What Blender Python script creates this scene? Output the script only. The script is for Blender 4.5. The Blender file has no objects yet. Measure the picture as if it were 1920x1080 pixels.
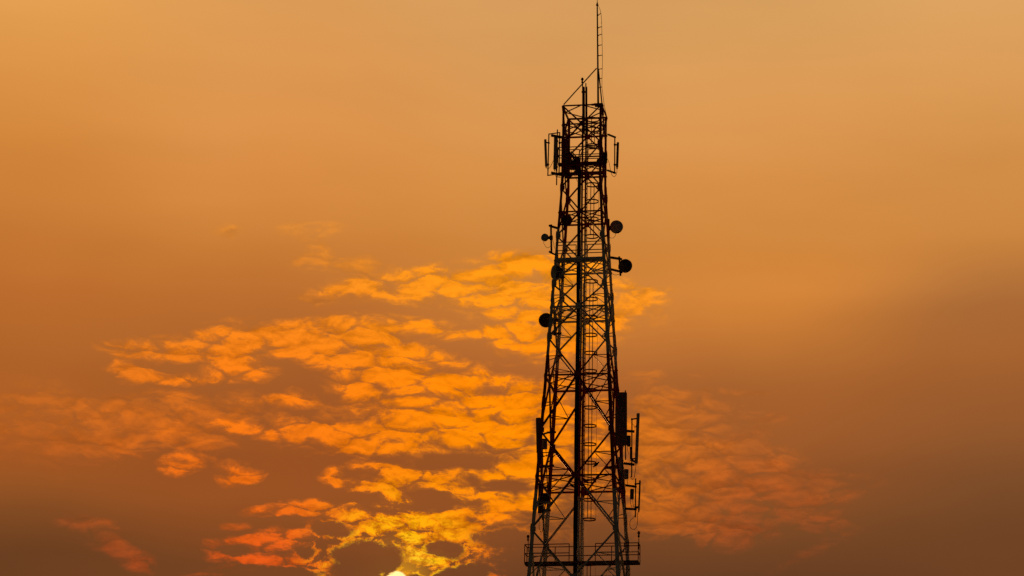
import bpy, bmesh, math, random
from mathutils import Vector, Matrix

scene = bpy.context.scene
C = scene.collection
R = math.radians
random.seed(11)

# ------------------------------------------------------------------ camera
cam_data = bpy.data.cameras.new("camera")
cam = bpy.data.objects.new("camera", cam_data)
C.objects.link(cam)
cam_data.sensor_width = 36.0
cam_data.lens = 97.37
cam_data.clip_start = 0.5
cam_data.clip_end = 20000
_R = Vector((0.99961578, 0.02152879, 0.01745852))
_F = Vector((-0.02561565, 0.95814331, 0.28514072))
_U = _R.cross(_F)
cam.matrix_world = Matrix(((_R.x, _U.x, -_F.x, 0.0), (_R.y, _U.y, -_F.y, -150.0), (_R.z, _U.z, -_F.z, 1.6), (0, 0, 0, 1)))
scene.camera = cam
scene.view_settings.view_transform = 'Standard'
scene.view_settings.look = 'None'
scene.view_settings.exposure = 0.0
scene.view_settings.gamma = 1.0
scene.render.engine = 'CYCLES'
scene.cycles.use_denoising = False
scene.cycles.max_bounces = 3
scene.cycles.use_adaptive_sampling = True
scene.cycles.adaptive_threshold = 0.02
scene.cycles.adaptive_min_samples = 10

SUN_AZ, SUN_EL = -3.838, 10.438          # degrees, east of north (+Y) / above the horizon
sun_dir = Vector((math.sin(R(SUN_AZ)) * math.cos(R(SUN_EL)), math.cos(R(SUN_AZ)) * math.cos(R(SUN_EL)), math.sin(R(SUN_EL))))
sl = bpy.data.lights.new("sun", 'SUN')
sl.energy = 2.0
sl.angle = R(0.5)
sl.color = (1.0, 0.42, 0.13)
so = bpy.data.objects.new("sun", sl)
so.rotation_euler = sun_dir.to_track_quat('Z', 'Y').to_euler()
C.objects.link(so)

# ------------------------------------------------------------------ sky
def lin(c):
    return tuple((v / 255 / 12.92) if v / 255 <= 0.04045 else ((v / 255 + 0.055) / 1.055) ** 2.4 for v in c)

world = bpy.data.worlds.new("World")
scene.world = world
world.use_nodes = True
nt = world.node_tree
nt.nodes.clear()

def node(t, **kw):
    n = nt.nodes.new(t)
    for k, v in kw.items():
        setattr(n, k, v)
    return n

def put(sock, v):
    if isinstance(v, bpy.types.NodeSocket):
        nt.links.new(v, sock)
    else:
        sock.default_value = v

def ma(op, a, b=None, c=None, clamp=False):
    n = node('ShaderNodeMath', operation=op, use_clamp=clamp)
    put(n.inputs[0], a)
    if b is not None: put(n.inputs[1], b)
    if c is not None: put(n.inputs[2], c)
    return n.outputs[0]

def vm(op, a, b=None, s=None):
    n = node('ShaderNodeVectorMath', operation=op)
    put(n.inputs[0], a)
    if b is not None: put(n.inputs[1], b)
    if s is not None: put(n.inputs['Scale'], s)
    return n.outputs['Value'] if op in ('LENGTH', 'DISTANCE', 'DOT_PRODUCT') else n.outputs['Vector']

def step(x, a, b, c=0.0, d=1.0):
    n = node('ShaderNodeMapRange', interpolation_type='SMOOTHSTEP')
    put(n.inputs['Value'], x)
    for nm, v in (('From Min', a), ('From Max', b), ('To Min', c), ('To Max', d)):
        put(n.inputs[nm], v)
    return n.outputs['Result']

def mix(f, a, b, mode='MIX'):
    n = node('ShaderNodeMix', data_type='RGBA', blend_type=mode, clamp_factor=True)
    put(n.inputs[0], f); put(n.inputs[6], a); put(n.inputs[7], b)
    return n.outputs[2]

def mix_f(f, a, b):
    return ma('ADD', ma('MULTIPLY', a, ma('SUBTRACT', 1.0, f)), ma('MULTIPLY', b, f))

def noise(vec, scale, detail=4.0, rough=0.55, dist=0.0, w=0.0):
    n = node('ShaderNodeTexNoise', noise_dimensions='4D')
    put(n.inputs['Vector'], vec)
    n.inputs['W'].default_value = w
    n.inputs['Scale'].default_value = scale
    n.inputs['Detail'].default_value = detail
    n.inputs['Roughness'].default_value = rough
    n.inputs['Distortion'].default_value = dist
    return n

def mapping(vec, loc=(0, 0, 0), rot=0.0, scale=(1, 1, 1), kind='POINT'):
    n = node('ShaderNodeMapping', vector_type=kind)
    put(n.inputs['Vector'], vec)
    n.inputs['Location'].default_value = loc
    n.inputs['Rotation'].default_value = (0, 0, rot)
    n.inputs['Scale'].default_value = scale
    return n.outputs[0]

def blobs(vec, items, top=False):
    """sum of soft elliptical puffs, each at its own azimuth / elevation (degrees)"""
    tot = None
    for (a, e, ra, re, rot, w) in items:
        mp = mapping(vec, (a, e, 0), R(rot), (ra * 2, re * 2, 1), 'TEXTURE')
        g = node('ShaderNodeTexGradient', gradient_type='SPHERICAL')
        nt.links.new(mp, g.inputs[0])
        if tot is None: tot = ma('MULTIPLY', g.outputs['Fac'], w)
        elif top: tot = ma('MAXIMUM', tot, ma('MULTIPLY', g.outputs['Fac'], w))
        else: tot = ma('MULTIPLY_ADD', g.outputs['Fac'], w, tot)
    return tot

d = vm('NORMALIZE', node('ShaderNodeTexCoord').outputs['Generated'])
sx = node('ShaderNodeSeparateXYZ'); nt.links.new(d, sx.inputs[0])
az = ma('MULTIPLY', ma('ARCTAN2', sx.outputs[0], sx.outputs[1]), 180 / math.pi)
el = ma('MULTIPLY', ma('ARCSINE', sx.outputs[2]), 180 / math.pi)
cx = node('ShaderNodeCombineXYZ')
put(cx.inputs[0], az); put(cx.inputs[1], el)
P = cx.outputs[0]                                    # the sky in degrees

def warp(vec, scale, amount, detail, w, stretch=(1, 1, 1)):
    n = noise(mapping(vec, scale=stretch), scale, detail, 0.6, 0.0, w)
    off = vm('SUBTRACT', n.outputs['Color'], (0.5, 0.5, 0.5))
    off = vm('MULTIPLY', off, (amount, amount * 0.6, 0.0))
    return vm('ADD', vec, off)

COLS = [-12.436, -7.036, -1.531, 3.979, 9.172]
ROWS = [22.503, 19.543, 17.56, 16.347, 14.913, 13.151, 11.944, 10.631]           # degrees above the horizon, high to low

def grid(table, uu, vv):
    """smooth colour field over azimuth and elevation"""
    lo, hi = ROWS[-1], ROWS[0]
    t = step_lin(vv, lo, hi)
    out = None
    for i, a in enumerate(COLS):
        r = node('ShaderNodeValToRGB')
        r.color_ramp.interpolation = 'B_SPLINE' if False else 'CARDINAL'
        cr = r.color_ramp
        while len(cr.elements) < len(ROWS): cr.elements.new(0.5)
        order = sorted(range(len(ROWS)), key=lambda k: ROWS[k])
        for k, j in enumerate(order):
            cr.elements[k].position = (ROWS[j] - lo) / (hi - lo)
            cr.elements[k].color = lin(table[j][i]) + (1,)
        put(r.inputs[0], t)
        if out is None: out = r.outputs[0]
        else: out = mix(step(uu, COLS[i - 1], a), out, r.outputs[0])
    return out

def step_lin(x, a, b):
    n = node('ShaderNodeMapRange', interpolation_type='LINEAR')
    put(n.inputs['Value'], x); put(n.inputs['From Min'], a); put(n.inputs['From Max'], b)
    return n.outputs['Result']

soft = warp(P, 0.16, 2.4, 2.0, 7.0)
suu = node('ShaderNodeSeparateXYZ'); nt.links.new(soft, suu.inputs[0])
HAZE = [[(225, 158, 82), (217, 154, 86), (220, 160, 94), (216, 159, 93), (221, 163, 97)], [(214, 139, 64), (222, 147, 75), (216, 147, 77), (216, 147, 77), (212, 146, 76)], [(200, 123, 53), (207, 130, 58), (206, 133, 61), (209, 135, 62), (200, 131, 63)], [(191, 111, 47), (189, 112, 48), (200, 124, 54), (205, 128, 55), (177, 111, 56)], [(176, 100, 41), (171, 97, 42), (178, 103, 46), (174, 103, 47), (163, 97, 47)], [(166, 88, 34), (152, 82, 36), (150, 84, 38), (150, 85, 40), (138, 83, 43)], [(140, 79, 35), (146, 79, 35), (134, 76, 36), (128, 75, 37), (118, 72, 39)], [(108, 64, 33), (112, 65, 33), (100, 61, 35), (103, 62, 35), (111, 66, 35)]]
LIT = [[(235, 160, 80), (235, 160, 80), (235, 160, 80), (235, 160, 80), (235, 160, 80)], [(238, 158, 68), (238, 158, 68), (238, 158, 68), (238, 158, 68), (238, 158, 68)], [(230, 138, 46), (238, 142, 42), (255, 150, 30), (245, 150, 50), (225, 138, 56)], [(205, 118, 38), (240, 134, 32), (255, 149, 22), (240, 142, 40), (205, 124, 53)], [(203, 110, 34), (244, 126, 22), (255, 138, 8), (212, 114, 38), (170, 100, 45)], [(208, 104, 30), (240, 115, 20), (255, 139, 4), (203, 102, 34), (160, 88, 40)], [(150, 78, 36), (232, 104, 22), (255, 136, 8), (184, 84, 32), (125, 73, 36)], [(125, 64, 34), (225, 86, 24), (228, 98, 20), (150, 72, 34), (108, 63, 36)]]
haze = grid(HAZE, suu.outputs[0], suu.outputs[1])
lit = grid(LIT, az, el)

# cloud field: broad banks, broken up by warped, flattened noise
W1 = warp(P, 0.9, 0.75, 3.0, 1.0, (0.7, 1.3, 1))
W2 = warp(W1, 4.0, 0.24, 5.0, 2.0, (0.7, 1.4, 1))
bank = blobs(W2, [(-1.881, 16.782, 1.729, 0.287, 8, 1),
    (-2.796, 16.486, 1.266, 0.243, -5, 0.9),
    (-1.078, 17.016, 0.808, 0.243, 0, 1),
    (-1.465, 16.072, 1.149, 0.375, -20, 0.95),
    (-1.282, 15.468, 0.916, 0.331, 0, 0.9),
    (-0.375, 16.143, 1.149, 0.662, 0, 0.75),
    (1.117, 16.211, 0.632, 0.353, 0, 0.5),
    (1.402, 16.543, 0.518, 0.066, 0, 0.6),
    (-5.033, 16.389, 0.575, 0.143, 8, 0.8),
    (-9.006, 15.043, 0.857, 0.166, 0, 1.2),
    (-9.527, 14.721, 0.32, 0.309, 0, 1.2),
    (-8.472, 14.543, 1.026, 0.132, 0, 1.2),
    (-7.873, 14.955, 0.571, 0.132, 0, 1.1),
    (-6.984, 15.302, 0.687, 0.188, 0, 1),
    (-5.969, 15.474, 1.489, 0.199, 0, 1),
    (-4.484, 15.448, 1.374, 0.309, 0, 1.05),
    (-6.066, 15.096, 1.715, 0.287, 0, 1),
    (-7.072, 14.748, 0.913, 0.199, 0, 0.75),
    (-3.69, 15.636, 0.688, 0.199, 0, 0.9),
    (-4.464, 14.842, 1.484, 0.397, 0, 1.1),
    (-3.316, 14.543, 1.14, 0.287, 0, 1.1),
    (-5.241, 14.322, 0.683, 0.243, 15, 1),
    (-2.74, 14.282, 1.367, 0.287, 0, 1.1),
    (-1.602, 14.25, 0.911, 0.331, 0, 1),
    (-3.757, 14.069, 1.707, 0.221, 0, 1),
    (-6.584, 13.977, 0.682, 0.132, 0, 0.8),
    (-7.013, 13.51, 1.022, 0.199, 0, 0.8),
    (-6.002, 13.559, 0.908, 0.177, 0, 0.9),
    (-4.423, 13.633, 1.249, 0.199, 0, 1),
    (-2.387, 13.794, 1.477, 0.243, 0, 1.1),
    (-1.194, 13.706, 0.682, 0.397, 0, 0.9),
    (-5.534, 13.136, 0.737, 0.199, 5, 1),
    (-4.524, 13.278, 1.021, 0.166, 0, 1),
    (-3.055, 13.284, 1.474, 0.199, 0, 1.05),
    (-1.812, 13.387, 0.908, 0.155, 0, 1),
    (-1.241, 13.155, 0.567, 0.199, 0, 0.9),
    (-4.395, 12.798, 0.736, 0.143, 8, 1),
    (-2.698, 12.611, 0.735, 0.155, 4, 1),
    (-1.8, 12.794, 0.792, 0.177, 12, 1),
    (-1.013, 12.994, 0.566, 0.177, 0, 0.8),
    (-8.322, 12.81, 0.465, 0.164, 0, 1.11),
    (-8.534, 12.604, 0.22, 0.141, 0, 1.11),
    (-7.248, 12.548, 0.293, 0.188, 0, 1.53),
    (-6.84, 12.673, 0.183, 0.152, 0, 1.25),
    (-5.264, 12.542, 0.19, 0.138, 0, 1.52),
    (-4.696, 12.395, 0.353, 0.138, 10, 1.69),
    (-3.748, 12.662, 0.353, 0.193, 0, 1.69),
    (-3.907, 12.329, 0.407, 0.207, 10, 1.69),
    (-3.977, 12.053, 0.298, 0.166, 10, 1.69),
    (-4.852, 12.028, 0.163, 0.069, 0, 1.52),
    (-6.099, 11.846, 0.699, 0.088, 5, 1.35),
    (-5.801, 11.944, 0.316, 0.11, 0, 1.35),
    (-5.522, 11.975, 0.169, 0.11, 0, 1.22),
    (-3.129, 11.844, 0.677, 0.132, 5, 1.2),
    (-2.457, 11.925, 0.384, 0.099, 0, 1.1),
    (-1.844, 12.211, 0.565, 0.099, -5, 1),
    (-1.335, 12.034, 0.677, 0.199, 0, 1),
    (-4.132, 11.611, 0.845, 0.221, 0, 1.3),
    (-4.923, 11.807, 0.677, 0.088, -5, 1.1),
    (-3.231, 11.469, 0.676, 0.243, -10, 1.2),
    (-3.613, 11.132, 0.225, 0.375, 0, 1.2),
    (-3.104, 10.903, 0.618, 0.121, 12, 1.2),
    (-2.337, 11.598, 0.451, 0.155, 0, 1),
    (-6.129, 11.223, 0.506, 0.221, 10, 1),
    (-7.019, 11.225, 0.675, 0.099, 10, 0.9),
    (-7.649, 10.951, 0.202, 0.155, 0, 0.9),
    (-7.112, 10.851, 0.506, 0.077, 0, 0.9),
    (-5.39, 10.864, 0.292, 0.177, -30, 1.1),
    (-6.113, 10.842, 0.674, 0.066, 0, 0.9),
    (-7.21, 10.586, 0.786, 0.044, 10, 0.7),
    (-1.857, 11.17, 0.225, 0.155, 0, 1),
    (-2.054, 11.494, 0.338, 0.221, 0, 0.9),
    (-0.668, 12.615, 0.679, 0.331, 0, 0.55),
    (-0.546, 11.958, 0.677, 0.265, 0, 0.75),
    (-0.427, 11.412, 0.563, 0.132, 0, 0.5),
    (0.107, 13.944, 0.91, 0.662, 0, 0.55),
    (0.343, 12.957, 0.793, 0.552, 0, 0.45)])
hole = blobs(W2, [(-5.836, 12.249, 0.904, 0.166, 0, 0.8),
    (-4.485, 12.116, 0.452, 0.077, 0, 0.8),
    (-5.048, 12.187, 0.339, 0.11, 0, 0.7),
    (-3.253, 12.258, 0.339, 0.132, -20, 0.8),
    (-1.794, 12.508, 0.678, 0.088, -8, 0.8),
    (-3.246, 12.038, 0.564, 0.066, 0, 0.7),
    (-4.365, 11.9, 0.451, 0.055, 0, 0.6),
    (-3.386, 13.001, 0.68, 0.088, 0, 0.7),
    (-5.634, 12.826, 0.679, 0.132, 0, 0.7),
    (-4.851, 12.96, 0.453, 0.066, 0, 0.6),
    (-0.989, 11.513, 0.563, 0.265, 0, 0.8),
    (-8.652, 14.743, 0.628, 0.132, 0, 0.8),
    (-6.045, 14.591, 0.627, 0.265, -25, 1),
    (-5.788, 13.853, 0.966, 0.143, 5, 0.9),
    (-6.65, 12.943, 0.906, 0.177, 0, 0.8),
    (-2.369, 13.002, 0.68, 0.177, 0, 0.9),
    (-3.904, 13.317, 0.227, 0.066, 0, 0.6),
    (-1.042, 14.81, 0.457, 0.155, 0, 0.4),
    (-7.611, 14.232, 0.683, 0.132, 0, 0.4),
    (-2.436, 15.887, 0.344, 0.132, 0, 0.5),
    (-2.535, 15.223, 0.686, 0.132, -20, 0.8)])
thin = blobs(W1, [(-11.526, 12.673, 1.471, 0.442, 0, 0.35),
    (1.129, 13.733, 0.682, 0.773, 0, 0.4),
    (-5.83, 17.66, 0.487, 0.132, 0, 0.9),
    (-5.225, 16.911, 0.715, 0.155, 0, 0.95),
    (-5.204, 16.361, 0.759, 0.188, 8, 0.8),
    (-5.7, 17.279, 0.416, 0.243, 0, 0.6),
    (-7.606, 17.527, 0.324, 0.099, 0, 0.6),
    (-4.641, 16.655, 0.3, 0.287, 0, 0.5),
    (-4.807, 18.083, 0.255, 0.132, 0, 0.35),
    (0.312, 16.371, 0.69, 0.662, 0, 0.4),
    (-11.73, 14.019, 0.796, 0.265, 0, 0.6),
    (-10.925, 13.576, 1.59, 0.309, 0, 0.6),
    (-9.896, 13.085, 1.36, 0.265, 0, 0.6),
    (-8.811, 13.575, 1.135, 0.375, 0, 0.75),
    (-7.816, 13.839, 1.023, 0.331, 0, 0.8),
    (-8.006, 13.174, 0.68, 0.177, 0, 0.6),
    (3.563, 14.441, 0.501, 0.066, 0, 0.8),
    (2.374, 14.123, 0.751, 0.221, 5, 0.8),
    (3.864, 13.978, 0.296, 0.088, 0, 0.9),
    (1.752, 13.627, 0.681, 0.375, 0, 0.85),
    (2.937, 13.465, 1.021, 0.442, 0, 0.85),
    (2.372, 12.806, 1.358, 0.442, 0, 0.85),
    (3.719, 12.752, 1.018, 0.331, 0, 0.75),
    (2.147, 11.984, 1.016, 0.397, 0, 0.85),
    (2.761, 11.549, 0.563, 0.243, 0, 0.8),
    (5.112, 12.527, 0.791, 0.221, 0, 0.7),
    (4.27, 12.041, 0.79, 0.442, 0, 0.5),
    (3.486, 11.55, 0.563, 0.221, 0, 0.5),
    (2.488, 14.783, 0.457, 0.132, 0, 0.3),
    (1.352, 14.78, 0.297, 0.11, 0, 0.6),
    (1.36, 12.637, 0.452, 0.662, 0, 0.6),
    (1.694, 14.396, 0.342, 0.221, 0, 0.5),
    (5.267, 11.764, 0.564, 0.442, 0, 0.3),
    (4.591, 11.005, 0.9, 0.11, 25, 0.4),
    (-10.003, 11.232, 1.013, 0.199, -25, 0.42),
    (-9.426, 10.77, 0.562, 0.155, -25, 0.45),
    (-10.342, 11.378, 0.676, 0.11, 0, 0.4),
    (-7.31, 11.508, 0.293, 0.055, 0, 0.9),
    (-6.979, 12.778, 0.453, 0.11, 0, 0.3)])
dark_vec = warp(warp(P, 1.5, 0.42, 2.0, 3.0), 6.0, 0.2, 4.0, 4.0)
dark = blobs(dark_vec, [(-5.225, 11.503, 0.451, 0.166, -8, 1),
    (-4.444, 10.913, 0.697, 0.331, 0, 1.05),
    (-4.827, 10.685, 0.562, 0.265, 0, 0.8),
    (-3.972, 10.817, 0.247, 0.177, 0, 1),
    (-3.405, 10.482, 0.247, 0.155, 0, 1),
    (-2.83, 11.15, 0.472, 0.166, -4, 1),
    (-5.732, 11.072, 0.27, 0.155, 10, 0.9),
    (-7.231, 11.021, 0.427, 0.121, 0, 0.9),
    (-6.433, 10.548, 1.123, 0.155, 0, 1),
    (-1.547, 11.373, 0.788, 0.221, 0, 0.9),
    (-2.538, 10.632, 0.786, 0.177, 10, 1),
    (-0.98, 10.967, 1.349, 0.442, 0, 0.8),
    (-4.32, 10.513, 0.449, 0.132, 0, 0.8)], True)
Tv = mapping(W1, rot=R(4), scale=(0.75, 1.9, 1))
tex = noise(Tv, 1.7, 6.0, 0.62, 0.4, 5.0).outputs['Fac']
tex_up = noise(vm('ADD', Tv, (0.02, -0.16, 0)), 1.7, 4.0, 0.6, 0.4, 5.0).outputs['Fac']
vo = node('ShaderNodeTexVoronoi', feature='SMOOTH_F1', voronoi_dimensions='2D')
vo.inputs['Scale'].default_value = 2.6
vo.inputs['Smoothness'].default_value = 0.2
mv = mapping(warp(W2, 0.8, 0.9, 2.0, 6.0, (0.6, 1.2, 1)), rot=R(3), scale=(0.42, 1.2, 1))
put(vo.inputs['Vector'], mv)
puff = vm('SUBTRACT', mv, vo.outputs['Position'])
py = node('ShaderNodeSeparateXYZ'); put(py.inputs[0], puff)
lift = py.outputs[1]                                 # height within one puff
cell = step(vo.outputs['Distance'], 0.15, 0.75, 1.0, 0.0)
f1 = ma('ADD', ma('MULTIPLY', ma('TANH', ma('MULTIPLY', bank, 1.15)), 0.78), ma('MULTIPLY', ma('SUBTRACT', tex, 0.5), 2.25))
f1 = ma('ADD', f1, ma('MULTIPLY', ma('SUBTRACT', cell, 0.55), 0.30))
f1 = ma('ADD', f1, ma('MULTIPLY', lift, 0.5))
fine = noise(mapping(W2, scale=(1, 1.6, 1)), 5.5, 5.0, 0.65, 0.3, 9.0).outputs['Fac']
sd = vm('DISTANCE', P, (SUN_AZ, SUN_EL, 0))
f1 = ma('ADD', f1, ma('MULTIPLY', ma('SUBTRACT', fine, 0.5), step(sd, 0.8, 3.5, 1.2, 0.55)))
ve = node('ShaderNodeTexVoronoi', feature='DISTANCE_TO_EDGE', voronoi_dimensions='2D')
ve.inputs['Scale'].default_value = 2.6
put(ve.inputs['Vector'], mv)
crack = ma('MULTIPLY', step(ve.outputs['Distance'], 0.0, 0.12, 1.0, 0.0), step(tex, 0.40, 0.66, 1.0, 0.2))
f1 = ma('SUBTRACT', f1, ma('MULTIPLY', crack, 0.21))
f1 = ma('SUBTRACT', f1, ma('MULTIPLY', hole, 0.95))
inside = step(bank, 0.08, 0.4)
cov = ma('MULTIPLY', ma('ADD', ma('MULTIPLY', step(f1, 0.34, 0.76), 0.66), ma('MULTIPLY', step(f1, -0.12, 0.58), 0.34)), inside)
f2 = ma('ADD', ma('MULTIPLY', ma('TANH', ma('MULTIPLY', thin, 1.2)), 0.9), ma('MULTIPLY', ma('SUBTRACT', tex, 0.5), 2.3))
f2 = ma('SUBTRACT', f2, ma('MULTIPLY', crack, 0.25))
patch = noise(mapping(P, scale=(0.8, 1.5, 1)), 0.9, 3.0, 0.55, 0.2, 12.5).outputs['Fac']
f2 = ma('MULTIPLY', ma('MULTIPLY', step(f2, 0.05, 1.15), step(thin, 0.03, 0.45)), step(patch, 0.36, 0.58, 0.6, 1.08))
cov = ma('MAXIMUM', cov, ma('MULTIPLY', f2, 0.72))
# shaded cloud bodies near the sun and their bright rims
dark = ma('ADD', dark, ma('MULTIPLY', ma('ADD', ma('MULTIPLY', ma('SUBTRACT', fine, 0.5), 0.5), ma('MULTIPLY', ma('SUBTRACT', tex, 0.5), 0.7)), step(dark, 0.02, 0.3)))
body = step(dark, 0.40, 0.58)
rim_n = noise(P, 3.2, 4.0, 0.6, 0.5, 8.0).outputs['Fac']
rim = ma('MULTIPLY', ma('MULTIPLY', step(dark, 0.25, 0.42), ma('SUBTRACT', 1.0, body)), step(rim_n, 0.38, 0.6, 0.12, 1.0))
near_sun = step(sd, 0.7, 2.6, 1.0, 0.0)
cov = ma('MAXIMUM', cov, ma('MULTIPLY', rim, step(sd, 1.6, 4.2, 0.9, 0.0)))
cov = mix_f(step(sd, 0.6, 3.2, 1.0, 0.0), cov, step(cov, 0.22, 0.72))
cov = ma('MULTIPLY', cov, ma('SUBTRACT', 1.0, ma('MULTIPLY', body, 0.97)))
# light on the clouds: tops brighter, thick parts deeper
relief = ma('MULTIPLY', ma('SUBTRACT', tex, tex_up), 1.3)
shade = ma('ADD', ma('ADD', 0.93, relief), ma('MULTIPLY', ma('SUBTRACT', cell, 0.6), 0.25))
shade = ma('ADD', shade, ma('MULTIPLY', ma('SUBTRACT', fine, 0.5), 0.5))
shade = ma('ADD', shade, ma('MULTIPLY', lift, 0.55))
shade = ma('MULTIPLY', shade, mix_f(near_sun, 1.0, step(fine, 0.34, 0.62, 0.55, 1.12)))
shade = ma('MINIMUM', ma('MAXIMUM', shade, 0.5), 1.1)
gold = mix(step(sd, 0.2, 1.2, 1.0, 0.0), lin((255, 182, 8)) + (1,), lin((255, 222, 50)) + (1,))
lit2 = mix(ma('MULTIPLY', ma('MULTIPLY', near_sun, 0.95), step(f1, 0.5, 1.0, 0.25, 1.0)), lit, gold)
sc = node('ShaderNodeVectorMath', operation='SCALE'); put(sc.inputs[0], lit2); put(sc.inputs['Scale'], shade)
glow = ma('POWER', step(sd, 0.0, 9.0, 1.0, 0.0), 2.0)
streak = noise(mapping(P, rot=R(-16), scale=(0.10, 0.42, 1)), 1.0, 4.0, 0.5, 0.3, 3.7).outputs['Fac']
band = ma('SUBTRACT', el, ma('MULTIPLY_ADD', az, 0.307, 14.42))       # soft slanting edge of a haze bank beyond the tower
slant = ma('MULTIPLY', step(band, -0.9, 0.7, -0.045, 0.045), ma('MULTIPLY', step(az, -0.5, 3.0), step(ma('ABSOLUTE', band), 0.6, 3.2, 1.0, 0.0)))
uneven = ma('ADD', ma('ADD', 1.0, slant), ma('MULTIPLY', ma('SUBTRACT', streak, 0.5), 0.26))
hz = node('ShaderNodeVectorMath', operation='SCALE'); put(hz.inputs[0], haze); put(hz.inputs['Scale'], uneven)
sky = mix(ma('MULTIPLY', glow, 0.05), hz.outputs[0], lin((255, 120, 20)) + (1,))
col = mix(cov, sky, sc.outputs[0])
edge = ma('MULTIPLY', ma('MULTIPLY', step(dark, 0.34, 0.43), ma('SUBTRACT', 1.0, body)), step(sd, 0.4, 2.2, 1.0, 0.0))
edge = ma('MULTIPLY', edge, step(rim_n, 0.46, 0.62, 0.0, 0.85))
col = mix(edge, col, lin((255, 198, 28)) + (1,))
# the sun itself, half behind the cloud bank
aure = ma('MULTIPLY', ma('POWER', step(sd, 0.0, 1.5, 1.0, 0.0), 2.0), ma('SUBTRACT', 1.0, ma('MULTIPLY', body, 0.93)))
col = mix(ma('MULTIPLY', aure, 0.55), col, (1.0, 0.42, 0.01, 1))
disc = ma('MULTIPLY', step(sd, 0.215, 0.265, 1.0, 0.0), ma('SUBTRACT', 1.0, step(dark, 0.40, 0.60)))
col = mix(disc, col, (1.5, 1.05, 0.4, 1))
# away from the sunset the evening sky is a dim physical sky
ns = node('ShaderNodeTexSky', sky_type='NISHITA')
ns.sun_disc = False
ns.sun_elevation = R(SUN_EL)
ns.sun_rotation = R(SUN_AZ)
ns.air_density = 2.0
ns.dust_density = 4.0
dim = node('ShaderNodeVectorMath', operation='SCALE'); put(dim.inputs[0], vm('MULTIPLY', ns.outputs[0], (1.0, 0.86, 0.8))); dim.inputs['Scale'].default_value = 0.085
sunset = step(vm('DOT_PRODUCT', d, tuple(sun_dir)), 0.80, 0.955)
x10 = node('ShaderNodeVectorMath', operation='SCALE'); put(x10.inputs[0], col); x10.inputs['Scale'].default_value = 10.0
allsky = mix(sunset, dim.outputs[0], x10.outputs[0])
bg = node('ShaderNodeBackground')
put(bg.inputs['Color'], allsky)
bg.inputs['Strength'].default_value = 0.1
wo = node('ShaderNodeOutputWorld')
nt.links.new(bg.outputs[0], wo.inputs['Surface'])

# ------------------------------------------------------------------ materials
def mat(name, col, rough=0.6, metal=0.0, grime=0.25, scale=3.0, bands=None):
    m = bpy.data.materials.new(name); m.use_nodes = True
    t = m.node_tree; b = t.nodes['Principled BSDF']
    b.inputs['Roughness'].default_value = rough
    b.inputs['Metallic'].default_value = metal
    b.inputs['Specular IOR Level'].default_value = 0.25
    tc = t.nodes.new('ShaderNodeTexCoord')
    nz = t.nodes.new('ShaderNodeTexNoise'); nz.inputs['Scale'].default_value = scale; nz.inputs['Detail'].default_value = 6
    t.links.new(tc.outputs['Object'], nz.inputs['Vector'])
    src = None
    if bands:
        sp = t.nodes.new('ShaderNodeSeparateXYZ'); t.links.new(tc.outputs['Object'], sp.inputs[0])
        mr = t.nodes.new('ShaderNodeMapRange'); mr.inputs['From Min'].default_value = 0; mr.inputs['From Max'].default_value = 60
        t.links.new(sp.outputs[2], mr.inputs[0])
        rp = t.nodes.new('ShaderNodeValToRGB'); rp.color_ramp.interpolation = 'CONSTANT'
        es = rp.color_ramp.elements
        while len(es) < len(bands): es.new(0.5)
        for i, (z, c) in enumerate(bands):
            es[i].position = z / 60; es[i].color = c + (1,)
        t.links.new(mr.outputs[0], rp.inputs[0]); src = rp.outputs[0]
    mx = t.nodes.new('ShaderNodeMix'); mx.data_type = 'RGBA'; mx.blend_type = 'MULTIPLY'
    mx.inputs[0].default_value = grime
    if src: t.links.new(src, mx.inputs[6])
    else: mx.inputs[6].default_value = col + (1,)
    cr = t.nodes.new('ShaderNodeValToRGB'); cr.color_ramp.elements[0].position = 0.35; cr.color_ramp.elements[1].position = 0.62
    cr.color_ramp.elements[0].color = (0.25, 0.2, 0.17, 1)
    t.links.new(nz.outputs['Fac'], cr.inputs[0]); t.links.new(cr.outputs[0], mx.inputs[7])
    t.links.new(mx.outputs[2], b.inputs['Base Color'])
    return m

RED, WHITE = (0.42, 0.012, 0.006), (0.72, 0.72, 0.70)
BANDS = [(0.0, RED), (3.8, WHITE), (11.4, RED), (19.0, WHITE), (26.6, WHITE), (34.2, RED), (41.8, WHITE), (49.4, RED)]
M_paint = mat("banded_tower_paint", RED, 0.55, 0.0, 0.5, 1.7, BANDS)
M_red = mat("dark_red_paint", (0.22, 0.015, 0.01), 0.6, 0.0, 0.4)
M_galv = mat("galvanised_steel", (0.16, 0.15, 0.14), 0.6, 0.3, 0.5, 6)
M_dark = mat("rusty_dark_steel", (0.10, 0.055, 0.04), 0.7, 0.0, 0.5, 8)
M_cable = mat("black_cable_jacket", (0.012, 0.012, 0.013), 0.7, 0.0, 0.2)
M_panel = mat("grey_fibreglass", (0.42, 0.41, 0.40), 0.5, 0.0, 0.3, 2)
M_dpanel = mat("brown_grey_fibreglass", (0.20, 0.17, 0.15), 0.55, 0.0, 0.3, 2)
M_radome = mat("pale_radome", (0.46, 0.45, 0.46), 0.5, 0.0, 0.2, 2)
M_shroud = mat("dark_dish_shroud", (0.09, 0.07, 0.065), 0.6, 0.0, 0.3, 3)
M_lamp = mat("red_lamp_glass", (0.35, 0.05, 0.02), 0.2, 0.0, 0.1)
M_bird = mat("dark_feathers", (0.03, 0.028, 0.028), 0.8, 0.0, 0.3, 20)
M_ground = mat("dry_ground", (0.09, 0.075, 0.045), 0.9, 0.0, 0.6, 0.05)
M_concrete = mat("concrete", (0.3, 0.29, 0.27), 0.85, 0.0, 0.4, 2)

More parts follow.
